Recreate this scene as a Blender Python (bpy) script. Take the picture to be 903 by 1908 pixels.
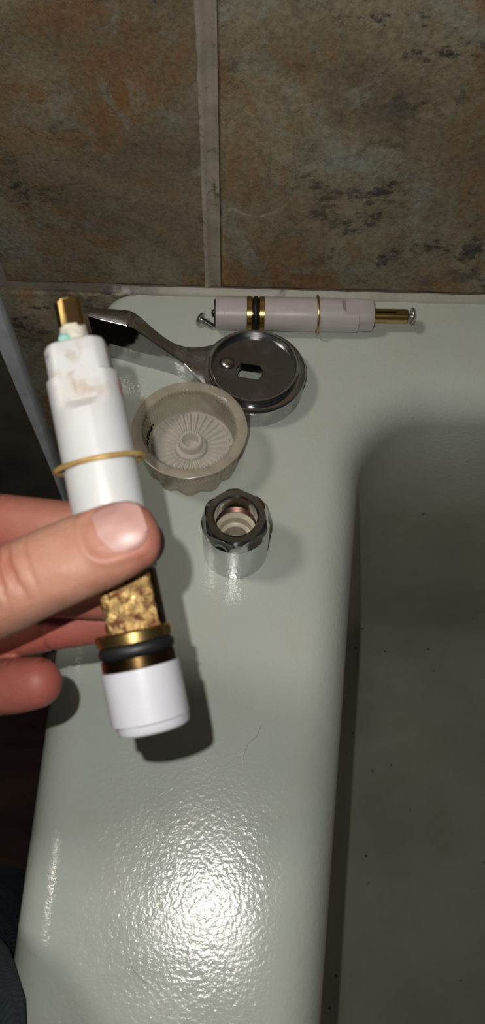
import bpy, bmesh, math, random
from math import sin, cos, pi, radians, sqrt, atan2
from mathutils import Vector, Matrix, noise

for o in list(bpy.data.objects):
    bpy.data.objects.remove(o)
S = bpy.context.scene
COL = S.collection
MM = 0.001
random.seed(4)

# ------------------------------------------------------------------ camera
RGT = Vector((0.999661, 0.02173, 0.014337))
UPV = Vector((-0.025917, 0.882684, 0.469253))
FWD = Vector((0.002458, 0.469465, -0.882948))
EYE = Vector((0, -0.330, 0.345))
cd = bpy.data.cameras.new('camera')
cam = bpy.data.objects.new('camera', cd)
COL.objects.link(cam)
cam.matrix_world = Matrix(((RGT.x, UPV.x, -FWD.x, EYE.x), (RGT.y, UPV.y, -FWD.y, EYE.y),
                           (RGT.z, UPV.z, -FWD.z, EYE.z), (0, 0, 0, 1)))
cd.sensor_fit = 'VERTICAL'
cd.sensor_height = 36.0
cd.lens = 36.0 * 1450 / 1908
cd.clip_start = 0.01
cd.dof.use_dof = True
cd.dof.focus_distance = 0.39
cd.dof.aperture_fstop = 18
S.camera = cam

# ------------------------------------------------------------------ light
W = bpy.data.worlds.new('room_air')
S.world = W
W.use_nodes = True
W.node_tree.nodes['Background'].inputs[0].default_value = (0.95, 0.97, 1.0, 1)
W.node_tree.nodes['Background'].inputs[1].default_value = 0.030

fl = bpy.data.lights.new('phone_flash', 'AREA')
fl.shape = 'DISK'
fl.size = 0.003
fl.energy = 0.50
fl.color = (1.0, 0.97, 0.92)
flo = bpy.data.objects.new('phone_flash', fl)
COL.objects.link(flo)
flo.matrix_world = cam.matrix_world.copy()
flo.location = EYE - RGT * 0.0145 + UPV * 0.0140 - FWD * 0.001

rl = bpy.data.lights.new('room_lamp', 'AREA')
rl.shape = 'DISK'
rl.size = 0.26
rl.energy = 4.2
rl.color = (1.0, 0.94, 0.84)
rlo = bpy.data.objects.new('room_lamp', rl)
COL.objects.link(rlo)
rlo.location = (-0.75, -0.12, 1.35)
rlo.rotation_euler = (Vector((0.0, -0.16, 0)) - Vector(rlo.location)).to_track_quat('-Z', 'Y').to_euler()

S.view_settings.view_transform = 'Standard'
S.view_settings.look = 'None'
S.view_settings.gamma = 1
S.view_settings.use_curve_mapping = False
S.view_settings.exposure = 0.0

# ------------------------------------------------------------------ helpers
def tag(o, label=None, cat=None, group=None, kind=None):
    if label: o['label'] = label
    if cat: o['category'] = cat
    if group: o['group'] = group
    if kind: o['kind'] = kind
    return o

def empty(name, M):
    o = bpy.data.objects.new(name, None)
    o.empty_display_size = 0.01
    COL.objects.link(o)
    o.matrix_world = M
    return o

def mesh_obj(name, verts, faces, mat, parent=None, smooth=True, angle=35, mats=None):
    me = bpy.data.meshes.new(name)
    me.from_pydata([tuple(v) for v in verts], [], faces)
    bm = bmesh.new(); bm.from_mesh(me)
    bmesh.ops.recalc_face_normals(bm, faces=bm.faces)
    bm.to_mesh(me); bm.free()
    if smooth:
        me.shade_smooth()
        me.set_sharp_from_angle(angle=radians(angle))
    me.materials.append(mat)
    o = bpy.data.objects.new(name, me)
    COL.objects.link(o)
    if parent: o.parent = parent
    return o

def loft(rings, cap=(True, True), closed=False):
    n = len(rings[0]); V = []; Fc = []
    for r in rings: V += [Vector(p) for p in r]
    m = len(rings)
    for i in range(m if closed else m - 1):
        a = i * n; b = ((i + 1) % m) * n
        for j in range(n):
            k = (j + 1) % n
            Fc.append((a + j, a + k, b + k, b + j))
    if not closed:
        if cap[0]: Fc.append(tuple(range(n)))
        if cap[1]: Fc.append(tuple((m - 1) * n + j for j in range(n)))
    return V, Fc

def join(*parts):
    V = []; Fc = []
    for v, f in parts:
        b = len(V); V += v
        Fc += [tuple(i + b for i in q) for q in f]
    return V, Fc

def scale_(vf, s=MM):
    return [Vector(p) * s for p in vf[0]], vf[1]

def move(vf, M):
    return [M @ Vector(p) for p in vf[0]], vf[1]

def circ(r, z, n=48, cx=0, cy=0, ph=0):
    return [(cx + r * cos(2 * pi * i / n + ph), cy + r * sin(2 * pi * i / n + ph), z) for i in range(n)]

def lathe(prof, n=48, cap=(True, True), closed=False):
    return loft([circ(max(r, 1e-4), z, n) for r, z in prof], cap, closed)

def torus(R, r, z=0, n=64, m=12, ry=None, stretch=1.0):
    ry = ry or R
    rings = []
    for i in range(n):
        a = 2 * pi * i / n
        rings.append([((R + r * cos(2 * pi * j / m)) * cos(a), (ry + r * cos(2 * pi * j / m)) * sin(a),
                       z + stretch * r * sin(2 * pi * j / m)) for j in range(m)])
    return loft(rings, closed=True)

def box(x0, x1, y0, y1, z0, z1):
    V = [Vector((x, y, z)) for z in (z0, z1) for y in (y0, y1) for x in (x0, x1)]
    return V, [(0, 1, 3, 2), (4, 5, 7, 6), (0, 1, 5, 4), (2, 3, 7, 6), (0, 2, 6, 4), (1, 3, 7, 5)]

def bevel(o, w, seg=2, angle=30):
    m = o.modifiers.new('bevel', 'BEVEL')
    m.width = w; m.segments = seg; m.limit_method = 'ANGLE'; m.angle_limit = radians(angle)
    m.harden_normals = False
    return o

# ------------------------------------------------------------------ materials
class NT:
    def __init__(s, name):
        s.m = bpy.data.materials.new(name); s.m.use_nodes = True
        s.t = s.m.node_tree; s.N = s.t.nodes; s.L = s.t.links
        s.b = s.N['Principled BSDF']; s.out = s.N['Material Output']
        s.co = s.N.new('ShaderNodeTexCoord')
    def set(s, **k):
        for a, v in k.items():
            s.b.inputs[a.replace('_', ' ')].default_value = v
        return s
    def link(s, a, b): s.L.new(a, b)
    def noise(s, scale, detail=4, rough=.5, dist=0, vec=None, out='Fac'):
        n = s.N.new('ShaderNodeTexNoise')
        n.inputs['Scale'].default_value = scale; n.inputs['Detail'].default_value = detail
        n.inputs['Roughness'].default_value = rough; n.inputs['Distortion'].default_value = dist
        s.link(vec or s.co.outputs['Object'], n.inputs['Vector'])
        return n.outputs[out]
    def voro(s, scale, feature='F1', out='Distance', vec=None):
        n = s.N.new('ShaderNodeTexVoronoi'); n.feature = feature
        n.inputs['Scale'].default_value = scale
        s.link(vec or s.co.outputs['Object'], n.inputs['Vector'])
        return n.outputs[out]
    def ramp(s, src, stops):
        n = s.N.new('ShaderNodeValToRGB'); e = n.color_ramp.elements
        while len(e) < len(stops): e.new(0.5)
        for q, (p, c) in zip(e, stops):
            q.position = p
            q.color = (c, c, c, 1) if isinstance(c, (int, float)) else (*c, 1)
        s.link(src, n.inputs[0]); return n.outputs[0]
    def mix(s, fac, a, b, mode='MIX'):
        n = s.N.new('ShaderNodeMix'); n.data_type = 'RGBA'; n.blend_type = mode
        for i, v in ((0, fac), (6, a), (7, b)):
            if isinstance(v, (int, float)): n.inputs[i].default_value = v
            elif isinstance(v, tuple): n.inputs[i].default_value = (*v, 1)
            else: s.link(v, n.inputs[i])
        return n.outputs[2]
    def math(s, op, a, b=None, clamp=False):
        n = s.N.new('ShaderNodeMath'); n.operation = op; n.use_clamp = clamp
        for i, v in ((0, a), (1, b)):
            if v is None: continue
            if isinstance(v, (int, float)): n.inputs[i].default_value = v
            else: s.link(v, n.inputs[i])
        return n.outputs[0]
    def mapping(s, scale=(1, 1, 1), loc=(0, 0, 0), rot=(0, 0, 0)):
        n = s.N.new('ShaderNodeMapping')
        n.inputs['Scale'].default_value = scale; n.inputs['Location'].default_value = loc
        n.inputs['Rotation'].default_value = rot
        s.link(s.co.outputs['Object'], n.inputs['Vector']); return n.outputs[0]
    def near(s, p, r0, r1):
        """1 inside r0 of object-space point p, 0 beyond r1"""
        n = s.N.new('ShaderNodeVectorMath'); n.operation = 'DISTANCE'
        s.link(s.co.outputs['Object'], n.inputs[0]); n.inputs[1].default_value = p
        q = s.N.new('ShaderNodeMapRange'); q.interpolation_type = 'SMOOTHSTEP'
        q.inputs['From Min'].default_value = r0; q.inputs['From Max'].default_value = r1
        q.inputs['To Min'].default_value = 1; q.inputs['To Max'].default_value = 0
        s.link(n.outputs['Value'], q.inputs['Value']); return q.outputs[0]
    def color(s, c):
        if isinstance(c, tuple): s.b.inputs['Base Color'].default_value = (*c, 1)
        else: s.link(c, s.b.inputs['Base Color'])
        return s
    def rough(s, v):
        if isinstance(v, (int, float)): s.b.inputs['Roughness'].default_value = v
        else: s.link(v, s.b.inputs['Roughness'])
        return s
    def bump(s, h, dist, strength=1.0, chain=None):
        n = s.N.new('ShaderNodeBump'); n.inputs['Distance'].default_value = dist
        n.inputs['Strength'].default_value = strength
        s.link(h, n.inputs['Height'])
        if chain is not None: s.link(chain, n.inputs['Normal'])
        s.link(n.outputs[0], s.b.inputs['Normal']); return n.outputs[0]

def m_enamel():
    t = NT('tub_enamel')
    blot = t.ramp(t.noise(9, 3), [(.35, (.575, .625, .565)), (.68, (.635, .675, .60))])
    ylw = t.ramp(t.noise(28, 5, .6), [(.52, 0), (.75, .45)])
    c = t.mix(ylw, blot, (.59, .59, .46))
    specks = t.ramp(t.voro(95), [(.03, 1), (.055, 0)])
    gate = t.ramp(t.noise(11, 2), [(.56, 0), (.62, 1)])
    c = t.mix(t.math('MULTIPLY', specks, gate), c, (.13, .10, .08))
    # mottled browner, darker tone and dark specks, setting in with depth in the basin
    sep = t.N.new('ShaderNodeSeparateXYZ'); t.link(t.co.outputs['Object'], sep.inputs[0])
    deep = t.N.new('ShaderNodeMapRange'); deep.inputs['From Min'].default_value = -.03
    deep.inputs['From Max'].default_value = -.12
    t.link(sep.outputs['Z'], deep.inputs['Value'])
    deep_tone = t.ramp(t.noise(14, 4, .55), [(.4, (.46, .44, .35)), (.65, (.39, .345, .285))])
    c = t.mix(t.math('MULTIPLY', deep.outputs[0], .85), c, deep_tone)
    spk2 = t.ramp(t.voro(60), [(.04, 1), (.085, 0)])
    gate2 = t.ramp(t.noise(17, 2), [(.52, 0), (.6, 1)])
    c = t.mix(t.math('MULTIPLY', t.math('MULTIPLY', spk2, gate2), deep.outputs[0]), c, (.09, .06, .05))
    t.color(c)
    t.rough(t.ramp(t.noise(40, 3), [(.35, .14), (.7, .24)]))
    b = t.bump(t.noise(560, 2, .5), .00026, .55)
    t.bump(t.voro(230), .0001, .35, b)
    t.set(Specular_IOR_Level=.5)
    return t.m

def m_tile(name, seed, scuff=False):
    t = NT(name)
    mp = t.mapping(loc=(seed, seed * .7, seed * 1.3))
    big = t.noise(7, 8, .66, .8, mp)
    base = t.ramp(big, [(.30, (.13, .105, .072)), (.44, (.235, .195, .125)), (.55, (.31, .27, .18)), (.70, (.35, .335, .26))])
    rust = t.ramp(t.noise(8, 9, .72, 1.1, t.mapping(loc=(seed + 3.1, 0, 4.2 * seed))), [(.50, 0), (.57, .55), (.68, .95)])
    c = t.mix(rust, base, (.31, .145, .055))
    gr = t.ramp(t.noise(18, 8, .74, .6, t.mapping(loc=(7 - seed, 2, 1))), [(.52, 0), (.64, .85)])
    c = t.mix(gr, c, (.33, .335, .275))
    dk = t.ramp(t.noise(52, 8, .78, .12, t.mapping(scale=(.8, 1, 1.2), loc=(2 * seed, 5.3, 8.4))), [(.53, 0), (.60, .95)])
    dkg = t.ramp(t.noise(12, 3, .5, 0, t.mapping(loc=(seed, 9, 3))), [(.44, 0), (.60, 1)])
    c = t.mix(t.math('MULTIPLY', dk, dkg), c, (.055, .052, .05))
    fine = t.ramp(t.noise(420, 5, .7, 0, mp), [(.3, .55), (.62, 1.2)])
    c = t.mix(.8, c, fine, 'MULTIPLY')
    if scuff:                                    # pale chalky arc scraped on the glaze
        v = t.N.new('ShaderNodeVectorMath'); v.operation = 'DISTANCE'
        t.link(t.co.outputs['Object'], v.inputs[0]); v.inputs[1].default_value = SCUFF
        band = t.ramp(t.math('ABSOLUTE', t.math('MULTIPLY', t.math('SUBTRACT', v.outputs['Value'], .0178), 400)), [(.10, 1), (.5, 0)])
        sp = t.N.new('ShaderNodeSeparateXYZ'); t.link(t.co.outputs['Object'], sp.inputs[0])
        low = t.ramp(t.math('MULTIPLY', t.math('SUBTRACT', SCUFF[2] - .007, sp.outputs['Z']), 100), [(.0, 0), (.6, 1)])
        br = t.ramp(t.noise(260, 5, .7), [(.42, 0), (.58, .75)])
        c = t.mix(t.math('MULTIPLY', t.math('MULTIPLY', band, low), br), c, (.52, .47, .40))
    t.color(c); t.rough(t.ramp(t.noise(130, 4, .6, 0, mp), [(.3, .30), (.7, .55)]))
    pits = t.ramp(t.noise(120, 6, .7, .4, mp), [(.32, 0), (.48, 1)])
    b = t.bump(pits, .0007, .6)
    t.bump(t.noise(600, 3, .6, 0, mp), .00022, .7, b)
    t.set(Specular_IOR_Level=.35)
    return t.m

def m_grout(name='grout', base=(.33, .285, .22)):
    t = NT(name)
    c = t.ramp(t.noise(60, 5, .6), [(.3, tuple(v * .7 for v in base)), (.7, tuple(v * 1.15 for v in base))])
    d = t.ramp(t.noise(140, 5, .65), [(.58, 0), (.70, .8)])
    t.color(t.mix(d, c, (.07, .05, .035))); t.rough(.75)
    t.bump(t.noise(320, 5, .6), .0007, .6)
    return t.m

def m_caulk():
    t = NT('caulk')
    c = t.ramp(t.noise(30, 4), [(.3, (.40, .38, .31)), (.7, (.52, .50, .42))])
    sep = t.N.new('ShaderNodeSeparateXYZ'); t.link(t.co.outputs['Object'], sep.inputs[0])
    left = t.N.new('ShaderNodeMapRange')
    left.inputs['From Min'].default_value = -.035; left.inputs['From Max'].default_value = -.082
    t.link(sep.outputs['X'], left.inputs['Value'])
    g = t.math('MULTIPLY', t.ramp(t.noise(110, 6, .7, .5), [(.34, 0), (.50, 1)]), left.outputs[0])
    g2 = t.math('MAXIMUM', g, t.ramp(t.noise(75, 6, .7), [(.60, 0), (.72, .7)]))
    t.color(t.mix(g2, c, (.07, .052, .042))); t.rough(.45)
    t.bump(t.noise(260, 4), .0005, .6)
    return t.m

def m_white(name, base, sss=.25, stains=0.0, pink=False, dots=False):
    t = NT(name)
    c = t.ramp(t.noise(120, 4), [(.3, tuple(v * .94 for v in base)), (.7, base)])
    if stains:
        st = t.ramp(t.noise(210, 5, .62, .6), [(.46, 0), (.68, stains)])
        z = t.near((.000, .009, .091), .004, .0125)
        c = t.mix(t.math('MULTIPLY', st, z), c, (.40, .31, .23))
        sm = t.near((.0015, .0085, .087), .001, .009)
        c = t.mix(t.math('MULTIPLY', sm, .28), c, (.55, .46, .37))
        dk = t.ramp(t.noise(520, 4, .6), [(.60, 0), (.68, .9)])
        c = t.mix(t.math('MULTIPLY', dk, t.near((.007, .005, .099), .001, .0045)), c, (.10, .08, .07))
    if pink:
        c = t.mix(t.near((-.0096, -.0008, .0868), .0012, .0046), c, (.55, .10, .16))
    if dots:
        for p, r in (((-.0005, .0093, .0133), .00042), ((-.0004, .0093, .0112), .00034), ((-.0012, .0093, .0072), .00040),
                     ((-.0018, .0092, .0048), .00034), ((.0002, .0093, .0150), .00025)):
            c = t.mix(t.near(p, r * .5, r * 1.5), c, (.06, .05, .06))
        w = t.ramp(t.noise(160, 3, .5, 0, t.mapping(scale=(.3, .3, 1.6))), [(.5, 0), (.75, .35)])
        c = t.mix(w, c, (.62, .60, .66))
    t.color(c); t.rough(.36)
    t.set(Subsurface_Weight=sss, Subsurface_Scale=.004)
    t.b.inputs['Subsurface Radius'].default_value = (1, .9, .85)
    t.bump(t.noise(400, 3), .00006, .5)
    return t.m

def m_brass(name='brass', crust=0.0, dark=0.0):
    t = NT(name)
    c = t.ramp(t.noise(180, 4), [(.3, (.52, .33, .11)), (.7, (.72, .50, .20))])
    if dark: c = t.mix(dark, c, (.075, .04, .018))
    t.set(Metallic=1.0)
    t.rough(.26)
    if crust:
        k = t.ramp(t.noise(260, 6, .7, .8), [(.46, 0), (.58, 1)])
        k2 = t.ramp(t.noise(330, 5, .65, 1.0, t.mapping(loc=(2, 1, 4))), [(.49, 0), (.58, 1)])
        c = t.mix(t.math('MULTIPLY', k, .8), c, (.46, .30, .13))
        c = t.mix(k2, c, (.16, .045, .015))
        t.link(t.math('SUBTRACT', .75, t.math('MULTIPLY', k2, .55)), t.b.inputs['Metallic'])
        t.rough(t.ramp(t.noise(300, 3), [(.35, .18), (.65, .5)]))
        b = t.bump(t.noise(420, 5, .6, .5), .0016, 1.0)
        t.bump(t.voro(520), .0007, .7, b)
    else:
        t.bump(t.noise(500, 3), .00005, .5)
    t.color(c)
    return t.m

def m_chrome(name, base=(.52, .52, .53), rough=.07, wear=.25, dull=0):
    t = NT(name); t.set(Metallic=1.0)
    w = t.ramp(t.noise(90, 6, .65, .3), [(.52, 0), (.72, wear)])
    t.color(t.mix(w, base, (.62, .63, .64)))
    t.rough(t.ramp(t.noise(70, 5, .6), [(.4, rough), (.75, rough + .10 + dull)]))
    t.bump(t.noise(300, 4), .00004, .5)
    return t.m

def m_plain(name, c, rough=.5, metallic=0, var=.15, scale=200, bump=0.0):
    t = NT(name)
    t.color(t.ramp(t.noise(scale, 4), [(.3, tuple(v * (1 - var) for v in c)), (.7, tuple(min(1, v * (1 + var)) for v in c))]))
    t.rough(rough); t.set(Metallic=metallic)
    if bump: t.bump(t.noise(scale * 2, 4), bump, .8)
    return t.m

def m_acrylic(name, clear=.5, tint=(.80, .76, .66), rough=.12):
    t = NT(name)
    c = t.ramp(t.noise(150, 5, .6), [(.35, tuple(v * .78 for v in tint)), (.7, tint)])
    t.color(c); t.rough(rough)
    t.set(Transmission_Weight=.12, IOR=1.49)
    tr = t.N.new('ShaderNodeBsdfTransparent'); tr.inputs[0].default_value = (.93, .91, .85, 1)
    mx = t.N.new('ShaderNodeMixShader'); mx.inputs[0].default_value = clear
    t.link(t.b.outputs[0], mx.inputs[1]); t.link(tr.outputs[0], mx.inputs[2])
    t.link(mx.outputs[0], t.out.inputs['Surface'])
    return t.m

def m_skin():
    t = NT('skin')
    base = t.ramp(t.noise(45, 4, .55), [(.32, (.29, .115, .075)), (.66, (.40, .195, .135))])
    mott = t.ramp(t.noise(190, 4, .6), [(.42, 0), (.70, .5)])
    c = t.mix(mott, base, (.42, .235, .165))
    # redder fingertips and knuckles
    for p, r, k in (((-.022, -.006, .018), .017, .45), ((-.056, -.049, -.020), .034, .85), ((-.075, -.001, -.016), .040, .75), ((-.052, -.032, -.028), .036, .8), ((-.058, -.012, .024), .010, .35)):
        c = t.mix(t.math('MULTIPLY', t.near(p, .003, r), k), c, (.34, .085, .065))
    at = t.N.new('ShaderNodeAttribute'); at.attribute_name = 'fold_red_shade'       # reddened skin plus crease shade, painted into the knuckle folds
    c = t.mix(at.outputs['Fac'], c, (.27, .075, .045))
    t.color(c); t.rough(.52)
    t.set(Subsurface_Weight=.22, Subsurface_Scale=.003, Specular_IOR_Level=.4)
    t.b.inputs['Subsurface Radius'].default_value = (1, .35, .2)
    b = t.bump(t.noise(800, 4, .6), .00016, .5)
    t.bump(t.voro(900), .00012, .35, b)
    return t.m

def m_denim():
    t = NT('denim')
    n = t.noise(22, 5, .6)
    c = t.ramp(n, [(.35, (.010, .017, .030)), (.55, (.022, .042, .065)), (.75, (.06, .10, .125))])
    w = t.N.new('ShaderNodeTexWave'); w.inputs['Scale'].default_value = 420; w.inputs['Distortion'].default_value = 1.5
    t.link(t.co.outputs['Object'], w.inputs['Vector'])
    t.color(t.mix(.35, c, w.outputs['Color'], 'OVERLAY')); t.rough(.9)
    b = t.bump(w.outputs['Fac'], .0003, .5)
    t.bump(t.noise(35, 4), .006, .6, b)
    return t.m

def m_floor():
    t = NT('floor_boards')
    c = t.ramp(t.noise(9, 6, .6, .5, t.mapping(scale=(1, 3, 1))), [(.3, (.010, .005, .004)), (.55, (.024, .012, .009)), (.75, (.045, .028, .02))])
    s = t.ramp(t.noise(8, 5, .65, 1.2), [(.63, 0), (.68, .8)])
    t.color(t.mix(s, c, (.16, .155, .145))); t.rough(.75); t.set(Specular_IOR_Level=.15)
    t.bump(t.noise(60, 4), .001, .5)
    return t.m

SCUFF = (.0040, 0, .0742)
MT = dict(enamel=m_enamel(), tile=[m_tile('stone_tile', .0), m_tile('stone_tile_grey', 5.4, True), m_tile('stone_tile_dark', 2.3)],
          grout=m_grout(), caulk=m_caulk(),
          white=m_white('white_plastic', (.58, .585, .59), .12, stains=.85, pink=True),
          whitecap=m_white('white_plastic_cap', (.57, .575, .62), .10, dots=True),
          milky=m_white('milky_plastic', (.60, .55, .535), .45),
          brass=m_brass(), crust=m_brass('corroded_brass', 1.0), brassdk=m_brass('tarnished_brass', 0, .90),
          chrome=m_chrome('chrome'), worn=m_chrome('worn_chrome', (.60, .61, .61), .16, .6, .12),
          plate=m_chrome('dark_chrome', (.27, .265, .26), .20, .35, .10),
          steel=m_chrome('screw_steel', (.50, .48, .45), .22, .3),
          rubber=m_plain('black_rubber', (.009, .009, .010), .5), scale=m_plain('pale_limescale', (.60, .57, .47), .8, bump=.0005, scale=500),
          verd=m_plain('green_corrosion', (.33, .58, .52), .85, bump=.0005, scale=500),
          acryl=m_acrylic('clear_acrylic', .62, (.74, .68, .57), .10), acryl2=m_acrylic('clear_acrylic_base', .34, (.98, .95, .86), .08), acryl3=m_acrylic('frosted_acrylic_rim', .35, (.72, .64, .53), .22),
          skin=m_skin(), denim=m_denim(), floor=m_floor(),
          trim=m_plain('blue_grey_paint', (.74, .79, .83), .5, scale=60), sidewall=m_plain('dark_side_paint', (.10, .085, .066), .7, scale=20, var=.4),
          copper=m_plain('copper_thread', (.50, .27, .22), .22, 1.0), cream=m_plain('cream_washer', (.66, .60, .46), .4),
          ink=m_plain('black_mark', (.012, .012, .012), .6))

def m_nail():
    t = NT('nail')
    c = t.ramp(t.noise(150, 3), [(.3, (.37, .20, .175)), (.7, (.45, .265, .235))])
    t.color(c); t.rough(.38); t.set(Specular_IOR_Level=.40, Subsurface_Weight=.15, Subsurface_Scale=.002)
    t.bump(t.noise(300, 2), .00006, .4)
    return t.m
MT['nail'] = m_nail()
MT['clip'] = m_brass('dull_clip_brass')
MT['clip'].node_tree.nodes['Principled BSDF'].inputs['Metallic'].default_value = .45

# ------------------------------------------------------------------ the setting
def wobble_tile(x0, x1, z0, z1, y_face, depth, mat, name='tile', step=.006, seed=0):
    """tile with a slightly uneven pressed edge"""
    pts = []
    def edge(ax, az, bx, bz):
        L_ = sqrt((bx - ax) ** 2 + (bz - az) ** 2); n = max(2, int(L_ / step))
        for i in range(n):
            t = i / n; x = ax + (bx - ax) * t; z = az + (bz - az) * t
            k = noise.noise(Vector((x * 160 + seed, z * 160, seed))) * .0005
            nx, nz = (bz - az) / L_, -(bx - ax) / L_
            pts.append((x + nx * k, z + nz * k))
    edge(x0, z0, x1, z0); edge(x1, z0, x1, z1); edge(x1, z1, x0, z1); edge(x0, z1, x0, z0)
    cx, cz = (x0 + x1) / 2, (z0 + z1) / 2
    def ring(inset, y):
        sx = 1 - inset / (abs(x1 - x0) / 2); sz = 1 - inset / (abs(z1 - z0) / 2)
        return [(cx + (x - cx) * sx, y, cz + (z - cz) * sz) for x, z in pts]
    vf = loft([ring(0, y_face + depth), ring(0, y_face + .0016), ring(.0006, y_face + .0006), ring(.002, y_face)])
    return mesh_obj(name, *vf, mat, None, angle=50)

wall = mesh_obj('wall_back', *box(-.1465, .95, .0030, .06, -.42, 1.3), MT['grout'], smooth=False)
tag(wall, kind='structure')
GX0, GX1 = -.0228, -.0148                                  # vertical grout joint between the two big tiles
tl = [(-.1405, GX0, .0035, .330, 0), (GX1, .318, .0035, .330, 1), (.326, .66, .0035, .330, 0),
      (-.1405, GX0, .338, .66, 1), (GX1, .318, .338, .66, 0),
      (-.1475, GX0, -.33, -.0045, 2)]
for i, (a, b, c, d, k) in enumerate(tl):
    o = wobble_tile(a, b, c, d, 0.0, .0035, MT['tile'][k], seed=i * 7.3)
    o.parent = wall
# smeared bead of old grout standing proud along the left lip of the joint
rings = []
n = 70
for i in range(n):
    z = .004 + .326 * i / (n - 1)
    k = noise.noise(Vector((0, 0, z * 90))) * .0006 + noise.noise(Vector((3, 0, z * 300))) * .0004
    rings.append([(GX0 - .0016 + k, .0005, z), (GX0 - .0004 + k, -.0006, z), (GX0 + .0012 + k * .5, -.0004 + k * .4, z), (GX0 + .0022, .0012, z),
                  (GX1 - .003, .0018, z), (GX1 - .0003, .0004, z), (GX1 + .0002, .0034, z), (GX0 - .0016, .0034, z)])
o = mesh_obj('grout_bead', *loft(rings), m_grout('grout_bead_mat', (.43, .375, .295)), wall, angle=60)

fl_ = mesh_obj('floor', *box(-1.6, 1.2, -2.2, .06, -.44, -.42), MT['floor'], smooth=False)
tag(fl_, kind='structure')
sw = mesh_obj('wall_side', *box(-1.0, -.149, .012, .06, -.42, 1.3), MT['sidewall'], smooth=False)
tag(sw, kind='structure')
# painted edge strip that ends the tiled wall
rings = []
for i in range(40):
    z = -.40 + .75 * i / 39
    w = .0115 + min(0, z + .02) * .036
    k = noise.noise(Vector((0, 5, z * 70))) * .0012
    xl = -.1605 + max(-.2, min(0, z)) * -.018
    xr = xl + max(.002, w) + k
    rings.append([(xl, .0115, z), (xl, -.0022, z), (xl + .0006, -.003, z), (xr - .0005, -.003, z), (xr, -.0022, z), (xr, .0115, z)])
o = mesh_obj('trim_1', *loft(rings), MT['trim'], angle=50); tag(o, kind='structure')

# ------------------------------------------------------------------ bathtub
def off_poly(P, D):
    """offset each side i (P[i]->P[i+1]) of a clockwise-or-ccw convex polygon inwards by D[i]"""
    n = len(P); A = sum(P[i][0] * P[(i + 1) % n][1] - P[(i + 1) % n][0] * P[i][1] for i in range(n))
    sg = 1 if A > 0 else -1
    Ls = []
    for i in range(n):
        a = Vector(P[i]); b = Vector(P[(i + 1) % n]); d = (b - a).normalized()
        nn = Vector((-d.y, d.x)) * sg
        Ls.append((a + nn * D[i], d, nn))
    out = []
    for i in range(n):
        p, d, n1 = Ls[i - 1]; q, e, n2 = Ls[i]
        cr = d.x * e.y - d.y * e.x
        if abs(cr) < 1e-4: out.append(tuple(q))
        else:
            t = ((q.x - p.x) * e.y - (q.y - p.y) * e.x) / cr
            out.append(tuple(p + d * t))
    return out

def fillet(P, R, seg=14, sub=6):
    n = len(P); arcs = []
    for i in range(n):
        a, b, c = Vector(P[i - 1]), Vector(P[i]), Vector(P[(i + 1) % n])
        u = (a - b).normalized(); v = (c - b).normalized()
        ang = u.angle(v)
        pts = []
        if ang > radians(179) or R[i] < 1e-6:
            for k in range(seg + 1):
                t = k / seg - .5
                pts.append(b + (v if t > 0 else u) * abs(t) * .02)
        else:
            tl_ = R[i] / math.tan(ang / 2)
            p0, p1 = b + u * tl_, b + v * tl_
            ctr = b + (u + v).normalized() * (R[i] / sin(ang / 2))
            a0 = atan2(p0.y - ctr.y, p0.x - ctr.x); a1 = atan2(p1.y - ctr.y, p1.x - ctr.x)
            da = (a1 - a0 + pi) % (2 * pi) - pi
            pts = [ctr + Vector((cos(a0 + da * k / seg), sin(a0 + da * k / seg))) * R[i] for k in range(seg + 1)]
        arcs.append(pts)
    out = []
    for i in range(n):
        out += arcs[i]
        a = arcs[i][-1]; b = arcs[(i + 1) % n][0]
        out += [a.lerp(b, k / sub) for k in range(1, sub)]
    return out

XO = -.0858
OUT = [(XO, -.0008), (XO, -.42), (XO, -1.0), (XO, -1.46), (.735, -1.46), (.735, -1.0), (.735, -.42), (.735, -.0008)]
BAS = [(.0680, -.0745), (.0310, -.42), (.0310, -1.0), (.0680, -1.385), (.575, -1.385), (.612, -1.0), (.612, -.42), (.575, -.0745)]
RO = [.012, 0, 0, .04, .04, 0, 0, .012]
RB = [.050, .30, .30, .12, .12, .30, .30, .05]
def ring2(P, z): return [(p[0], p[1], z) for p in P]
def oin(d, back, k=0): return fillet(off_poly(OUT, [d, d, d, d, d, d, d, back]), [max(0, r - k) if r else 0 for r in RO])
rings = [ring2(oin(0, 0), -.42), ring2(oin(0, 0), -.10), ring2(oin(0, 0), -.018)]
RF = .016
for k in range(0, 9):
    a = pi / 2 * k / 8
    d = RF * (1 - cos(a))
    rings.append(ring2(oin(d, .001 * k / 8, .0), -RF + RF * sin(a)))
rings.append(ring2(oin(RF + .001, .002), 0.0))
def bin_(d, extra=0): return fillet(off_poly(BAS, [d] * 8), [max(.01, r - d + extra) for r in RB])
RI = .022
rings.append(ring2(bin_(-RI - .012), 0.0))
rings.append(ring2(bin_(-RI - .008), -.00005))
for k in range(0, 11):
    a = pi / 2 * k / 10
    rings.append(ring2(bin_(-RI * (1 - sin(a))), -.0003 - RI * (1 - cos(a)) * 1.15))
rings.append(ring2(bin_(.006), -.12))
rings.append(ring2(bin_(.016), -.27))
for k in range(1, 8):
    a = pi / 2 * k / 7
    rings.append(ring2(bin_(.016 + .05 * (1 - cos(a))), -.29 - .055 * sin(a)))
rings.append(ring2(bin_(.13), -.348))
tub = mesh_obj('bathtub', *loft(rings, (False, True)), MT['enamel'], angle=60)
tag(tub, 'off-white glossy enamel bathtub with a wide rounded rim against the tiled wall', 'bathtub')

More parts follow.
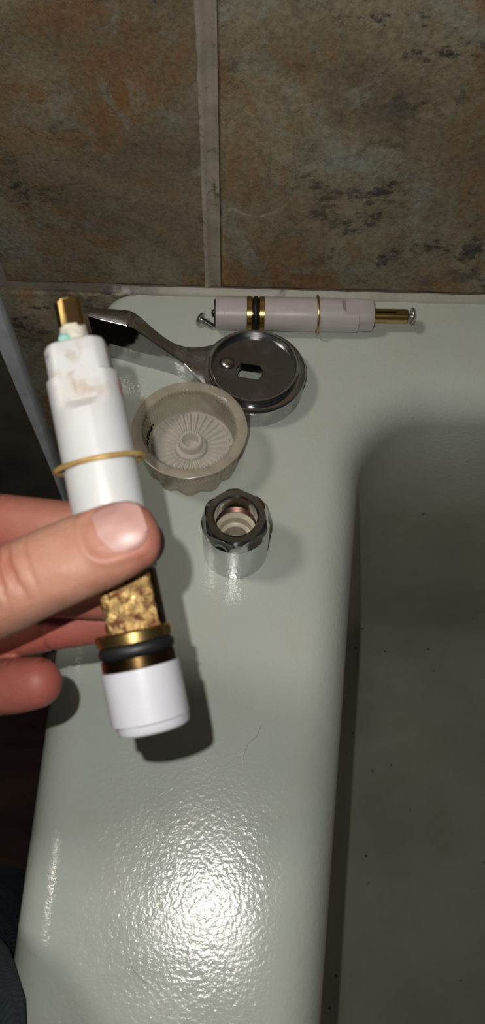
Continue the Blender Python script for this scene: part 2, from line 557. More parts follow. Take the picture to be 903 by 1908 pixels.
# caulk between tub and tile
rings = []
for i in range(160):
    x = -.085 + .80 * i / 159
    k = noise.noise(Vector((x * 60, 1, 2))) * .0005 + (noise.noise(Vector((x * 220, 1, 5))) * .0009 if x < -.03 else 0)
    w = .0042 + k
    rings.append([(x, -.0003, .0005), (x, -.0003, .0036 + k), (x, -.0012, .0030 + k), (x, -.0026, .0014 + k * .5), (x, -w, .0002), (x, -w, .00005)])
o = mesh_obj('trim_2', *loft(rings), MT['caulk'], angle=60); tag(o, kind='structure')

# ------------------------------------------------------------------ valve cartridges (local z = axis, white end at 0, y = front)
def cyl_section(r, z, n=64, ymax=99, xmax=99, ymin=-99):
    out = []
    for i in range(n):
        a = 2 * pi * i / n
        x = max(-xmax, min(xmax, r * cos(a))); y = max(ymin, min(ymax, r * sin(a)))
        out.append((x, y, z))
    return out

def cart_head(z0, R=9.4):
    """upper plastic body: cylinder, flats and narrowed ears, from clip groove to shoulder"""
    return [cyl_section(R, z0 + 13), cyl_section(R, z0 + 13.8, ymax=8.4), cyl_section(R, z0 + 15.5, ymax=7.0, ymin=-7.6),
            cyl_section(R, z0 + 22.4, ymax=6.9, ymin=-7.6), cyl_section(R - .6, z0 + 22.9, ymax=6.9, xmax=8.6, ymin=-7.6),
            cyl_section(R - .6, z0 + 23.3, ymax=6.9, xmax=8.0, ymin=-7.6), cyl_section(R - .7, z0 + 30.2, ymax=6.9, xmax=7.9, ymin=-7.6),
            cyl_section(R - 1.3, z0 + 31.3, ymax=6.5, xmax=7.4, ymin=-7.2), cyl_section(R - 2.6, z0 + 31.8, ymax=5.6, xmax=6.2, ymin=-6)]

def stem(z0, z1, r=3.3, slot=True):
    n = 40; rg = []
    for z, k in ((z0, 1), (z1 - .5, 1), (z1, .85)):
        rg.append(cyl_section(r * k, z, n, ymax=r * .80, ymin=-r * .80))
    return loft(rg)

def part(name, vf, mat, parent, angle=35):
    return mesh_obj(name, *scale_(vf), mat, parent, angle=angle)

def screw_head(R=3.6, h=2.2, n=32, cross=True):
    prof = [(R * .98, 0), (R, .25), (R * .93, h * .45), (R * .75, h * .72), (R * .45, h * .93), (.01, h)]
    return lathe(prof, n, (True, True))

def cross_recess(top, w=.55, L_=1.7):
    """dark cross-shaped recess set in the screw's crown"""
    return join(box(-L_, L_, -w, w, top - 1.3, top - .13), box(-w, w, -L_, L_, top - 1.3, top - .13))

def frame_from(zax, front, loc):
    z = Vector(zax).normalized(); y = (Vector(front) - z * Vector(front).dot(z)).normalized(); x = y.cross(z)
    return Matrix(((x.x, y.x, z.x, loc[0]), (x.y, y.y, z.y, loc[1]), (x.z, y.z, z.z, loc[2]), (0, 0, 0, 1)))

# --- the clean spare lying at the wall
A = Vector((-16.8, -25.2, 9.75)) * MM; B = Vector((73.2, -23.9, 9.75)) * MM
c2 = empty('valve_cartridge', frame_from(B - A, (0, 0, 1), A))
tag(c2, 'clean milky plastic valve cartridge with brass stem lying along the tiled wall', 'cartridge')
part('end_plug', lathe([(7.6, -1.0), (7.8, -.2), (7.8, .6)]), MT['rubber'], c2)
part('plug_pin', lathe([(.5, -2.6), (1.8, -2.2), (2.4, -1.3), (2.4, -.8)], 24), MT['brassdk'], c2)
part('end_cap', lathe([(8.6, 0), (9.25, .35), (9.25, 5), (9.4, 5.2), (9.4, 17.3)]), MT['milky'], c2)
part('brass_ring', lathe([(9.3, 17.3), (9.5, 17.5), (9.5, 20.1), (9.2, 20.4)]), MT['brass'], c2)
part('ring_core', lathe([(8.2, 20.2), (8.2, 24.6)]), MT['brassdk'], c2)
part('o_ring', torus(8.15, 1.6, 22.4), MT['rubber'], c2)
part('brass_ring', lathe([(9.2, 24.4), (9.5, 24.6), (9.5, 27.1), (9.3, 27.3)]), MT['brass'], c2)
part('body', loft([cyl_section(9.3, 27.3)] + [cyl_section(9.4, 27.6)] + [cyl_section(9.4, 56.4), cyl_section(8.9, 56.6), cyl_section(8.9, 57.6), cyl_section(9.4, 57.8)] + cart_head(57.2)), MT['milky'], c2)
part('retaining_clip', torus(11.3, .55, 57.1, ry=9.15, m=10), MT['brass'], c2)
st2 = part('stem', stem(88.6, 108.2, 3.9), MT['brass'], c2)
part('stem_slot', box(-1.0, .5, 3.02, 3.16, 89.2, 102), MT['brassdk'], st2)
part('stem_screw_shank', lathe([(1.1, 107.5), (1.1, 111)], 20), MT['steel'], c2)
sc = part('stem_screw', move(screw_head(5.0, 2.3), Matrix.Translation((0, 0, 110.3))), MT['steel'], c2)

# --- the worn one held in the hand; grip frame = millimetres right / up / towards the viewer, at the pinch
GRIP = Matrix(((RGT.x, UPV.x, -FWD.x, 0), (RGT.y, UPV.y, -FWD.y, 0), (RGT.z, UPV.z, -FWD.z, 0), (0, 0, 0, 1)))
GRIP.translation = EYE + FWD * 0.200
def g(p): return GRIP @ (Vector(p) * MM)
tip = g((-46.2, 55.7, -5.0)); bot = g((-22.4, -54.6, 5.0))
ax = (tip - bot).normalized()
c1 = empty('valve_cartridge', frame_from(ax, -FWD, bot))
tag(c1, 'worn white valve cartridge with corroded brass core pinched between thumb and fingers', 'cartridge')
def capsec(r, z, cut=0):
    return cyl_section(r, z)
rings = [cyl_section(7.6, 0), cyl_section(8.9, .5), cyl_section(9.3, 1.3), cyl_section(9.35, 2.8), cyl_section(9.9, 3.0), cyl_section(9.95, 9), cyl_section(9.95, 16.2)]
ec = []
for q, r in enumerate(rings):          # the lower lip is notched on one side only
    if q in (3,):
        r = [(x * (0.93 if x > 2 else 1.04), y, z + (.5 if x > 2 else -.2)) for x, y, z in r]
    elif q < 3:
        r = [(x * (0.95 if x > 2 else 1.04), y, z) for x, y, z in r]
    ec.append(r)
part('end_cap', loft(ec), MT['whitecap'], c1, 30)
part('tarnished_ring', lathe([(9.2, 16.2), (9.45, 16.4), (9.45, 19.0), (8.6, 19.2)]), MT['brassdk'], c1)
part('o_ring', torus(7.75, 1.95, 20.8, stretch=1.0), MT['rubber'], c1)
part('brass_ring', lathe([(8.4, 22.4), (9.6, 22.6), (9.7, 25.0), (9.3, 25.5), (6, 25.5)]), MT['brass'], c1)
# corroded square core
n = 18; rings = []
for k in range(22):
    z = 25.2 + 14.8 * k / 21; r = []
    for s_, (ax0, ay0, bx0, by0) in enumerate(((-1, 1, 1, 1), (1, 1, 1, -1), (1, -1, -1, -1), (-1, -1, -1, 1))):
        for j in range(n):
            t = j / n; x = (ax0 + (bx0 - ax0) * t) * 6.5; y = (ay0 + (by0 - ay0) * t) * 6.2
            e = noise.noise(Vector((x * .55, y * .55, z * .55))) * .55 + noise.noise(Vector((x * 1.6, y * 1.6, z * 1.6 + 9))) * .25
            l = sqrt(x * x + y * y); f = min(1, 8.35 / l) * (1 + (e - .2) / l)
            r.append((x * f, y * f, z))
    rings.append(r)
core = part('corroded_core', loft(rings), MT['crust'], c1, 50)
core.rotation_euler = (0, 0, radians(14))
part('core_sleeve', lathe([(6.4, 25), (6.4, 41)]), MT['brassdk'], c1).location = (-2.2 * MM, -2.2 * MM, 0)
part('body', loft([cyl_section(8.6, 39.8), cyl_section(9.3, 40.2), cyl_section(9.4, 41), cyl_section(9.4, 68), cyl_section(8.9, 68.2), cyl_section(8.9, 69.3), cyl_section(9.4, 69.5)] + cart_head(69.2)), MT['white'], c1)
part('retaining_clip', torus(11.5, .7, 68.8, ry=9.15, m=10), MT['clip'], c1)
rings = []
for k in range(8):
    z = 100.2 + 5.6 * k / 7
    rings.append([(x * (1 + .09 * noise.noise(Vector((x, y, z)))), y * (1 + .09 * noise.noise(Vector((x + 9, y, z)))), z) for x, y, z in circ(4.1 - .09 * k, z, 32)])
col_ = part('limescale_collar', loft(rings), MT['scale'], c1, 60)
vb = []
for k in range(7):
    a = pi * k / 6
    vb.append([(1.75 * sin(a) * cos(q * pi / 8) * (1 + .15 * sin(3 * q)), 1.1 * sin(a) * sin(q * pi / 8), 1.6 * cos(a)) for q in range(16)])
part('green_corrosion', move(loft(vb), Matrix.Translation((1.9, 3.5, 101.9))), MT['verd'], col_, 60)
st1 = part('stem', stem(104.5, 113.0, 3.5), MT['brass'], c1)
part('stem_flat', box(-2.9, .6, 2.70, 2.98, 105.2, 112.6), MT['brassdk'], st1)

# ------------------------------------------------------------------ loose machine screw beside the spare
M = frame_from((-.84, .46, .18), (.2, .1, 1), Vector((-18.4, -28.4, 2.15)) * MM)
sc1 = empty('machine_screw', M)
tag(sc1, 'small steel machine screw lying loose beside the black end of the milky cartridge', 'screw')
prof = []
for k in range(25): prof.append((1.75 if k % 2 else 1.42, .1 + k * .30))
part('threaded_shank', lathe([(1.0, 0)] + prof + [(1.6, 8.2)], 20), MT['steel'], sc1, 20)
hd = part('head', move(screw_head(4.2, 2.5), Matrix.Translation((0, 0, 8.0))), MT['steel'], sc1)
hd.rotation_euler = (0, 0, 0)

# ------------------------------------------------------------------ chrome lever handle
DX, DY = 5.0, -68.2
hl = empty('lever_handle', Matrix.Translation((DX * MM, DY * MM, 0)))
tag(hl, 'chrome lever tap handle with a round recessed hub lying on the tub rim', 'tap handle')
hub = lathe([(27.0, 0), (27.2, .5), (27.2, 11.8), (27.4, 12.4), (28.0, 12.7), (28.0, 13.6), (27.6, 14.2), (26.6, 14.5), (24.2, 14.6), (23.9, 15.0), (23.9, 18.2), (23.5, 18.7), (22.7, 18.7), (22.3, 18.3), (22.1, 15.7), (21.9, 15.5)], 96, (False, False))
part('hub', hub, MT['chrome'], hl, 30)
# recessed plate with a real double-D slot
def slot_outline(n, cx, cy, a, b, rot):
    out = []
    for i in range(n):
        t = 2 * pi * i / n
        x = a * cos(t); y = max(-b, min(b, a * sin(t)))
        x = max(-a, min(a, x * 1.0))
        out.append((cx + x * cos(rot) - y * sin(rot), cy + x * sin(rot) + y * cos(rot)))
    return out
n = 96; SLOT = slot_outline(n, -2.3, -2.0, 7.0, 4.6, radians(-8))
outer = [(22.2 * cos(2 * pi * i / n), 22.2 * sin(2 * pi * i / n), 15.6) for i in range(n)]
s1 = [(x, y, 15.6) for x, y in SLOT]; s1b = [(-2.3 + (x + 2.3) * .97, -2 + (y + 2) * .97, 15.3) for x, y in SLOT]
s2 = [(x, y, 9.8) for x, y in SLOT]; s3 = circ(26, 9.8, n)
part('hub_plate', loft([outer, s1, s1b, s2, s3], (False, False)), MT['plate'], hl, 30)
hs = part('hub_screw', move(screw_head(4.1, 2.4), Matrix.Translation((-14.3, 2.6, 15.6))), MT['steel'], hl)
part('cross_recess', move(cross_recess(18.0, .40, 1.5), Matrix.Translation((-14.3, 2.6, 0)) @ Matrix.Rotation(radians(35), 4, 'Z')), MT['ink'], hs, 20)
# lever: stations along its length, world millimetres (x, near y, far y, top z)
stn = [(-83.6, -46.6, -43.4, 28.6), (-83.0, -48.0, -42.0, 30.0), (-78, -50.0, -42.0, 30.4), (-66, -54.0, -43.4, 31.3), (-61, -55.6, -44.4, 31.6), (-58.5, -56.4, -45.3, 31.0),
       (-55.5, -57.3, -46.4, 29.0), (-48, -59.4, -50.0, 23.4), (-42, -61.2, -52.4, 19.4), (-37, -63.0, -53.6, 16.8), (-32, -66.4, -54.2, 15.4),
       (-27.5, -71.6, -54.0, 14.8), (-23.5, -76.5, -53.2, 14.5), (-20.5, -80.5, -52.4, 14.4), (-17.5, -84, -51.4, 14.3), (-12, -88.5, -48, 14.2)]
# refine by interpolation
fine = []
for i in range(len(stn) - 1):
    for k in range(4):
        t = k / 4; fine.append(tuple(stn[i][q] + (stn[i + 1][q] - stn[i][q]) * t for q in range(4)))
fine.append(stn[-1])
def lev_ring(x, yn, yf, zt):
    h = min(1.0, (yf - yn) * .2)
    p = [(yn + .7, .3), (yn + .7, 11.8), (yn + .5, 12.4), (yn - .1, 12.7), (yn - .1, 13.4), (yn, 13.8), (yn, zt - h), (yn + h * .3, zt - h * .3), (yn + h, zt),
         (yf - h, zt), (yf - h * .3, zt - h * .3), (yf, zt - h), (yf, 6), (yf, .3)]
    return [(x - DX, y - DY, min(z, zt) if z > 14 else z) for y, z in p]
part('lever', loft([lev_ring(*f) for f in fine]), MT['chrome'], hl, 40)

# ------------------------------------------------------------------ clear acrylic knob, open side up
KX, KY, KH = -26.2, -114.4, 26.0
kn = empty('acrylic_knob', Matrix.Translation((KX * MM, KY * MM, 0)))
tag(kn, 'clear fluted acrylic tap knob standing open side up on the tub rim', 'knob')
n = 240
def flute(r, z, amp, lobes=12): return [((r - amp * (0.5 - 0.5 * cos(lobes * 2 * pi * i / n)) ** 1.6) * cos(2 * pi * i / n), (r - amp * (0.5 - 0.5 * cos(lobes * 2 * pi * i / n)) ** 1.6) * sin(2 * pi * i / n), z) for i in range(n)]
def knurl(r, z, amp, teeth=80): return [((r + (amp if i % 3 else -amp)) * cos(2 * pi * i / n), (r + (amp if i % 3 else -amp)) * sin(2 * pi * i / n), z) for i in range(n)]
wall_k = [flute(22.0, 1.0, 1.6), flute(23.0, 0.2, 1.6), flute(24.2, 1.0, 1.9), flute(25.6, 8, 2.1), flute(27.0, 17, 2.2), flute(28.2, 23.4, 1.4), flute(28.0, 23.6, 1.4), knurl(22.9, 23.6, .5), knurl(22.2, 10.4, .5), flute(21.6, 9.6, 0)]
part('knob_wall', loft(wall_k, (False, False)), MT['acryl'], kn, 40)
part('knob_rim', loft([flute(27.6, 23.5, 1.2), flute(28.3, 23.7, 1.2), flute(28.6, 24.8, .4), flute(28.6, 25.6, .1), flute(28.0, 26.0, 0), flute(24.4, 26.0, 0), knurl(23.5, 25.7, .3), knurl(22.9, 25.0, .5), knurl(22.9, 23.5, .5)], (False, False), True), MT['acryl3'], kn, 40)
part('knob_base', lathe([(21.9, 1.2), (22.3, 1.4), (22.2, 9.0), (21.6, 9.2), (6.5, 8.2), (.01, 8.2)], 96, (True, False)), MT['acryl2'], kn, 40)
rb_mesh = None
for k in range(30):
    a = 2 * pi * k / 30
    if rb_mesh is None:
        vf = loft([[(8.6, -.75, 8.2), (8.6, .75, 8.2), (8.6, .25, 9.3), (8.6, -.25, 9.3)], [(19.4, -1.45, 8.9), (19.4, 1.45, 8.9), (19.4, .6, 10.6), (19.4, -.6, 10.6)], [(20.4, -1.45, 8.9), (20.4, 1.45, 8.9), (20.4, .9, 9.2), (20.4, -.9, 9.2)]])
        o = part('radial_rib', vf, MT['acryl2'], kn, 30); rb_mesh = o
    else:
        o = rb_mesh.copy(); COL.objects.link(o); o.parent = kn
    o.rotation_euler = (0, 0, a)
part('centre_boss', lathe([(8.4, 8.0), (8.2, 10.4), (7.6, 11.0), (6.2, 11.2), (5.9, 15.2), (5.4, 15.7), (4.2, 15.7), (3.9, 15.2), (3.7, 9.6), (.01, 9.3)], 48, (False, False)), MT['acryl2'], kn, 35)
# black mould lettering on the inside wall: little upright strokes (unreadable in the photograph)
segs = []
ang = radians(206)
for k, (w, pat) in enumerate(((1.0, '|'), (1.6, 'n'), (1.2, 'F'), (.8, 'i'), (1.6, 'T'), (1.0, 'r'), (1.5, '='), (.7, '-'))):
    for (u0, u1, v0, v1) in {'|': [(0, .4, 0, 1)], 'n': [(0, .25, 0, 1), (.38, .62, 0, 1), (.76, 1, 0, 1)], 'F': [(0, .3, 0, 1), (0, 1, .8, 1), (0, .8, .4, .6)], 'i': [(.2, .6, 0, .65), (.2, .6, .8, 1)],
                             'T': [(.35, .65, 0, 1), (0, 1, .75, 1)], 'r': [(0, .4, 0, .8), (.3, 1, .55, .8)], '=': [(0, 1, .1, .35), (0, 1, .6, .85)], '-': [(0, 1, .4, .65)]}[pat]:
        a0 = ang - (u0 * w * 1.5) / 22; a1 = ang - (u1 * w * 1.5) / 22
        z0 = 12.4 + v0 * 3.4; z1 = 12.4 + v1 * 3.4
        r0 = 22.0 + (z0 - 10.4) * .055
        V = [Vector((r * cos(a), r * sin(a), z)) for z in (z0, z1) for (r, a) in ((r0 - .3, a0), (r0 - .3, a1), (r0 - .85, a1), (r0 - .85, a0))]
        segs.append((V, [(0, 1, 2, 3), (4, 5, 6, 7), (0, 1, 5, 4), (1, 2, 6, 5), (2, 3, 7, 6), (3, 0, 4, 7)]))
    ang -= (w * 1.5 + .9) / 22
part('mould_lettering', join(*segs), MT['ink'], kn, 20)

# ------------------------------------------------------------------ chrome hex sleeve
SX, SY = -2.1, -167.3
sl = empty('hex_sleeve_nut', Matrix.Translation((SX * MM, SY * MM, 0)) @ Matrix.Rotation(radians(6), 4, 'Z'))
tag(sl, 'short chrome sleeve nut with hexagonal top and open bore standing upright', 'nut')
n = 144
def hexs(ap, rmax, z):
    out = []
    for i in range(n):
        t = 2 * pi * i / n
        q = (t + pi / 2) % (pi / 3) - pi / 6          # corner towards the front
        r = min(rmax, ap / cos(q)); out.append((r * cos(t), r * sin(t), z))
    return out
part('sleeve_body', loft([circ(15.2, 0, n), circ(15.7, .5, n), circ(15.7, 28.6, n), circ(15.4, 28.9, n)], (False, False)), MT['worn'], sl, 30)
def cham(zc): # chamfered hex collar; the wrench flats scallop into the round sleeve
    return [circ(15.4, 28.6, n), circ(15.72, 28.9, n), hexs(15.0, 15.75, 29.8), hexs(14.0, 15.4, 32.8), hexs(13.7, 14.7, 34.2), circ(13.2, 35, n), circ(10.6, 35.0, n), circ(9.7, 34.4, n), circ(9.5, 33.2, n), circ(9.5, 26.0, n)]
part('hex_collar', loft(cham(0), (False, False)), MT['chrome'], sl, 25)
th = []
for k in range(13): th.append((10.2 if k % 2 else 9.55, 26.0 - k * .42))
part('inner_thread', lathe(th, 64, (False, False)), MT['copper'], sl, 10)
part('inner_washer', lathe([(10.3, 20.8), (9.9, 19.4), (8.4, 18.2), (8.1, 17.8), (7.9, 13.0)], 64, (False, False)), MT['cream'], sl, 30)
part('inner_seat', lathe([(8.2, 13.2), (6.6, 12.6), (6.2, 12.2), (6.2, 4)], 64, (False, False)), MT['cream'], sl, 30)

# ------------------------------------------------------------------ hand
def catmull(P, sub):
    out = []
    m = len(P)
    for i in range(m - 1):
        p0 = P[max(0, i - 1)]; p1 = P[i]; p2 = P[i + 1]; p3 = P[min(m - 1, i + 2)]
        for k in range(sub):
            t = k / sub
            out.append([.5 * (2 * b + (c - a) * t + (2 * a - 5 * b + 4 * c - d) * t * t + (-a + 3 * b - 3 * c + d) * t ** 3) for a, b, c, d in zip(p0, p1, p2, p3)])
    out.append(list(P[-1])); return out

def limb(P, up=(0, 0, 1), sub=6, n=28, power=2.2):
    """P rows: x, y, z, half width, half thickness; rounded at the last point"""
    Q = catmull([list(p) for p in P], sub)
    C = [Vector(q[:3]) for q in Q]; rings = []; frames = []
    for i, q in enumerate(Q):
        T = (C[min(i + 1, len(C) - 1)] - C[max(0, i - 1)]).normalized()
        U = Vector(up); U = (U - T * U.dot(T)).normalized(); Sd = T.cross(U)
        frames.append((C[i], T, U, Sd, q[3], q[4]))
    def ring(c, U, Sd, a, b):
        out = []
        for j in range(n):
            t = 2 * pi * j / n; cs, sn = cos(t), sin(t)
            k = (abs(cs) ** power + abs(sn) ** power) ** (-1 / power)
            out.append(c + Sd * a * cs * k + U * b * sn * k)
        return out
    # start cap rounding
    c, T, U, Sd, a, b = frames[0]
    for k in (80, 50, 25): rings.append(ring(c - T * min(a, b) * sin(radians(k)), U, Sd, a * cos(radians(k)), b * cos(radians(k))))
    for c, T, U, Sd, a, b in frames: rings.append(ring(c, U, Sd, a, b))
    c, T, U, Sd, a, b = frames[-1]
    for k in (15, 30, 45, 60, 72, 84): rings.append(ring(c + T * min(a, b) * .95 * sin(radians(k)), U, Sd, a * cos(radians(k)), b * cos(radians(k))))
    return loft(rings), frames

THUMB_UP = (-.06, .34, .94)
thumb, TF = limb([(-157.7, -55.9, -28, 15, 15), (-138, -50, -18, 15, 14.5), (-118, -42.5, -7, 13.5, 13), (-89, -31.5, 8, 11.6, 11.3), (-67.4, -23.2, 14.5, 10.3, 10.2), (-57, -18.9, 16, 10.2, 9.6),
                   (-46.8, -14.2, 17.3, 9.9, 8.9), (-36.2, -9.7, 18.0, 9.8, 7.9), (-29, -6.8, 17.8, 9.2, 7.0), (-25.2, -5.3, 17.3, 8.2, 6.2)], THUMB_UP)
fingers = [
    [(-118, -1, -44, 9.8, 10), (-104, -.6, -36, 9.4, 9.6), (-88, -.8, -28, 9.2, 9.3), (-68.5, -3.4, -21, 8.6, 8.6), (-48, -5.4, -17.4, 8.4, 8.2), (-36, -7.0, -16.9, 7.9, 7.7), (-28, -8.8, -16.6, 7.0, 6.8)],
    [(-118, -20.5, -47, 9.8, 10), (-103, -20.7, -39, 9.4, 9.6), (-87.9, -20.9, -33, 9.3, 9.4), (-69.7, -21.0, -26, 8.8, 8.7), (-48.8, -21.6, -20.5, 8.5, 8.2), (-38, -22.4, -19.5, 8.0, 7.6), (-33, -23, -19.5, 7.2, 6.9)],
    [(-116, -39.5, -50, 9.4, 9.6), (-102, -38.6, -45, 9.0, 9.2), (-90, -37.6, -41, 8.6, 8.8), (-72, -36.2, -35, 8.2, 8.2), (-57, -33.4, -32, 7.9, 7.9), (-46, -32.0, -31, 7.5, 7.3), (-40, -31.4, -30, 6.8, 6.6)],
    [(-110, -58.5, -49, 8.8, 9.0), (-97, -55.8, -40, 8.4, 8.6), (-85, -53.4, -33, 8.1, 8.2), (-72, -51.2, -27, 8.0, 8.0), (-64, -49.8, -24, 7.9, 7.8), (-58.5, -48.8, -22.5, 7.2, 7.2)]]
palm, _ = limb([(-395, -133, -66, 34, 27), (-316, -111, -62, 33, 25), (-260, -95, -59, 29, 21), (-225, -83, -56, 28, 19), (-205, -74, -54, 32, 18), (-180, -59, -52, 38, 17.5), (-150, -43, -50, 40, 15.5), (-128, -34, -48, 37, 12.5), (-118, -30, -47, 33, 9.5)], (0, 0, 1), n=40, power=2.4)
thenar, _ = limb([(-200, -72, -48, 14, 12), (-172, -60, -36, 19, 15), (-148, -50, -26, 19, 15), (-122, -41, -14, 14, 12), (-108, -36, -6, 11, 10)], (0, 0, 1))
web, _ = limb([(-128, -30, -36, 15, 12), (-122, -20, -36, 13, 11), (-118, -8, -40, 10, 10)], (0, 0, 1))
allp = [palm, thumb, thenar, web] + [limb(f)[0] for f in fingers]
V, Fc = join(*allp)
me = bpy.data.meshes.new('hand_raw'); me.from_pydata([tuple(v) for v in V], [], Fc)
bm = bmesh.new(); bm.from_mesh(me); bmesh.ops.recalc_face_normals(bm, faces=bm.faces)
bmesh.ops.triangulate(bm, faces=[f for f in bm.faces if len(f.verts) > 4]); bm.to_mesh(me); bm.free()
tmp = bpy.data.objects.new('hand_raw', me); COL.objects.link(tmp)
rm = tmp.modifiers.new('r', 'REMESH'); rm.mode = 'VOXEL'; rm.voxel_size = 0.6; rm.adaptivity = 0
sm = tmp.modifiers.new('s', 'SMOOTH'); sm.factor = .5; sm.iterations = 8
dg = bpy.context.evaluated_depsgraph_get()
hm = bpy.data.meshes.new_from_object(tmp.evaluated_get(dg))
bpy.data.objects.remove(tmp); bpy.data.meshes.remove(me)
hm.name = 'hand'

# nail frame on the thumb
NC = Vector((-29.2, -3.6, 23.75))
nT = (Vector((-25.2, -5.3, 16.6)) - Vector((-38, -10.4, 17.2))).normalized()
nU = Vector((-.05, .36, .93)); nU = (nU - nT * nU.dot(nT)).normalized(); nS = nT.cross(nU)
def nail_xy(p): d = p - NC; return d.dot(nT), d.dot(nS), d.dot(nU)
NL, NW = 6.9, 6.3
hm.update()
nrm = [v.normal.copy() for v in hm.vertices]
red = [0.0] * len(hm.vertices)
creases = []
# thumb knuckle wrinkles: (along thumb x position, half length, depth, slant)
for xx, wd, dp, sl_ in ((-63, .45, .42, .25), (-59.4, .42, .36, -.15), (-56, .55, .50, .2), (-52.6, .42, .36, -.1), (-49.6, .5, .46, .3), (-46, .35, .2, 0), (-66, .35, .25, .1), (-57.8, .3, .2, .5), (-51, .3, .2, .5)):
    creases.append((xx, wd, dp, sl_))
tA = Vector((-67.4, -23.2, 14.5)); tB = Vector((-36.2, -9.7, 17.2)); tD = (tB - tA).normalized()
tUp = Vector(THUMB_UP); tUp = (tUp - tD * tUp.dot(tD)).normalized(); tSd = tD.cross(tUp)
flex = [((-57.3, -33.4, -32), (1, .15, .1), 9, .55), ((-66, -36, -34), (1, .1, .1), 9, .3), ((-68, -3.4, -21), (1, 0, .1), 10, .4), ((-70, -21, -26), (1, 0, .1), 10, .5), ((-74, -51.5, -28), (1, .1, .1), 10, .5)]
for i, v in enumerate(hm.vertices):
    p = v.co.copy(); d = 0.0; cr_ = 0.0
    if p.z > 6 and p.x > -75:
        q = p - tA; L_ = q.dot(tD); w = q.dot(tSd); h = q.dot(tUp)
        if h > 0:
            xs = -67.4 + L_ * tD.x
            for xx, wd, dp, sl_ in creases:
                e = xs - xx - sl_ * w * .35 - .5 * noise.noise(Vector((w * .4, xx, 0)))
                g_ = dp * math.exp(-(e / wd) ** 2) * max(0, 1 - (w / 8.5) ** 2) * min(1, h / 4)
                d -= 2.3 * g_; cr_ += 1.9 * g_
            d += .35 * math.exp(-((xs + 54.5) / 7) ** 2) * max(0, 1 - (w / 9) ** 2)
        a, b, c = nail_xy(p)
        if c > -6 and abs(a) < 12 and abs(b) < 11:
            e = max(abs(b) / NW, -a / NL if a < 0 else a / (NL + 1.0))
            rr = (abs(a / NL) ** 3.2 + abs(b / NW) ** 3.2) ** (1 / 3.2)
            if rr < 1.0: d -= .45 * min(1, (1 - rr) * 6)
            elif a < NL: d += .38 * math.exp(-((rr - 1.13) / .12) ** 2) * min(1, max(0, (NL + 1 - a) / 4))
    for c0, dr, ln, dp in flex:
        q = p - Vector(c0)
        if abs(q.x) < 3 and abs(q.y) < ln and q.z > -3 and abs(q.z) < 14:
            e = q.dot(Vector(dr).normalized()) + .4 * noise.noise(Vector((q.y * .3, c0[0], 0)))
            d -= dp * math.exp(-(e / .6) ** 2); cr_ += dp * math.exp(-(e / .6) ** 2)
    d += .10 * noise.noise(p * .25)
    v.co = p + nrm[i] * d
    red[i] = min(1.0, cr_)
for v in hm.vertices: v.co = v.co * MM
hm.shade_smooth()
fa = hm.attributes.new('fold_red_shade', 'FLOAT', 'POINT'); fa.data.foreach_set('value', red)
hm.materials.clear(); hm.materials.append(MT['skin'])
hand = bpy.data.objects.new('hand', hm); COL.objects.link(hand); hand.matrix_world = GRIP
tag(hand, 'bare hand with thumb across the worn white cartridge and fingers curled behind', 'hand')
# thumbnail: curved plate, thicker free edge, seated in its bed
rows = []
NI, NJ = 17, 17
def nail_pt(u, v, off):
    # squircle outline; arched across, gently curved along
    k = (abs(u) ** 3.2 + abs(v) ** 3.2) ** (1 / 3.2); m_ = max(abs(u), abs(v)); f = m_ / k if k > 1e-6 else 0
    a = u * f * NL * (1.05 if u > 0 else 1); b = v * f * NW
    z = .55 - .045 * b * b - .012 * (a - 1) ** 2 - (.010 * a * a * (a > 0))
    return (NC + nT * a + nS * b + nU * (z + off)) * MM
V = []; Fc = []
for off in (0, -.55):
    for i in range(NI):
        for j in range(NJ): V.append(nail_pt(-1 + 2 * i / (NI - 1), -1 + 2 * j / (NJ - 1), off))
for s_ in (0, 1):
    b0 = s_ * NI * NJ
    for i in range(NI - 1):
        for j in range(NJ - 1): Fc.append((b0 + i * NJ + j, b0 + (i + 1) * NJ + j, b0 + (i + 1) * NJ + j + 1, b0 + i * NJ + j + 1))
edge = [(i, 0) for i in range(NI)] + [(NI - 1, j) for j in range(1, NJ)] + [(i, NJ - 1) for i in range(NI - 2, -1, -1)] + [(0, j) for j in range(NJ - 2, 0, -1)]
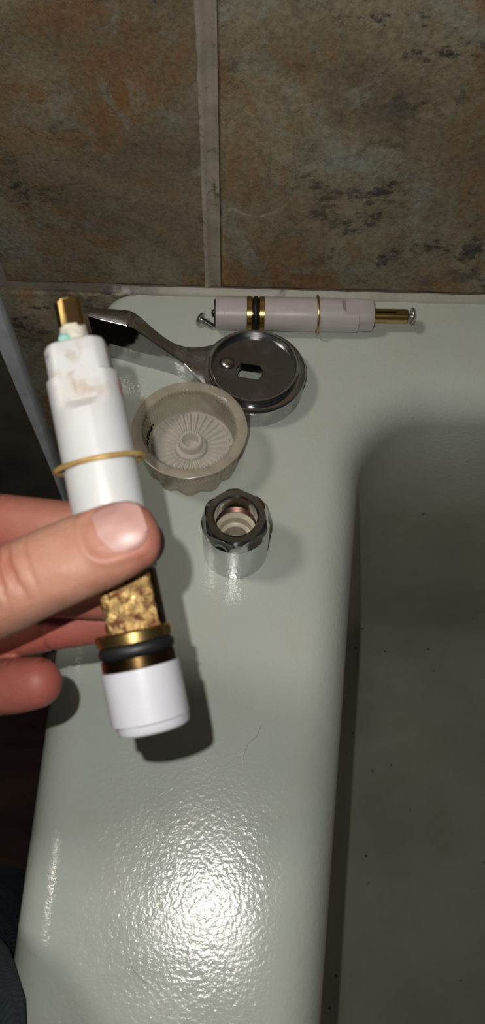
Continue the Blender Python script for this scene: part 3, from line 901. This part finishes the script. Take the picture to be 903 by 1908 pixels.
for k in range(len(edge)):
    a = edge[k]; b = edge[(k + 1) % len(edge)]
    i0 = a[0] * NJ + a[1]; i1 = b[0] * NJ + b[1]
    Fc.append((i0, i1, i1 + NI * NJ, i0 + NI * NJ))
nail = mesh_obj('thumb_nail', V, Fc, MT['nail'], hand, angle=70)
nail['label'] = 'short pink thumbnail'

# ------------------------------------------------------------------ kneeling leg in jeans
leg, _ = limb([(-330, -980, 60, 95, 90), (-255, -720, 62, 84, 80), (-192, -520, 66, 68, 66), (-134, -424, 58, 57, 54), (-117, -377, 36, 50, 50), (-151, -362, -60, 48, 54), (-156, -356, -180, 56, 58), (-164, -350, -290, 52, 52), (-168, -350, -345, 48, 46)], (.9, .1, .4), sub=6, n=40, power=2.0)
LV = []
for p in leg[0]:
    p = Vector(p); k = noise.noise(p * .022) * 5 + noise.noise(p * .06 + Vector((5, 1, 2))) * 2.2
    c = Vector((-170, -450, -50)); LV.append(p + (p - c).normalized() * k)
jl = mesh_obj('jeans_leg', *scale_((LV, leg[1])), MT['denim'], angle=70)
tag(jl, 'bent leg in dark blue denim jeans kneeling beside the tub', 'jeans')

# ------------------------------------------------------------------ tiny leftovers on the enamel
def strand(pts, r=.05):
    Q = catmull([list(p) for p in pts], 8); rg = []
    for i, q in enumerate(Q):
        c = Vector(q); T = (Vector(Q[min(i + 1, len(Q) - 1)]) - Vector(Q[max(0, i - 1)])).normalized()
        Sd = T.cross(Vector((0, 0, 1))).normalized(); U = Sd.cross(T)
        rg.append([c + Sd * r * cos(k * pi / 3) + U * r * sin(k * pi / 3) for k in range(6)])
    return loft(rg)
for pts, lab in (([(11.5, -252, .06), (9.5, -257, .06), (6.2, -260, .06), (4.2, -265, .06), (4.5, -269, .06)], 'fine curved dark hair on the enamel nearest the worn cartridge shadow'),
                 ([(-38.5, -341, .06), (-37, -345, .06), (-34, -348, .06), (-31, -350, .06)], 'fine dark hair on the enamel beyond the flash highlight')):
    o = mesh_obj('hair_strand', *scale_(strand(pts)), MT['ink']); tag(o, lab, 'hair', 'stray hairs on the tub rim')
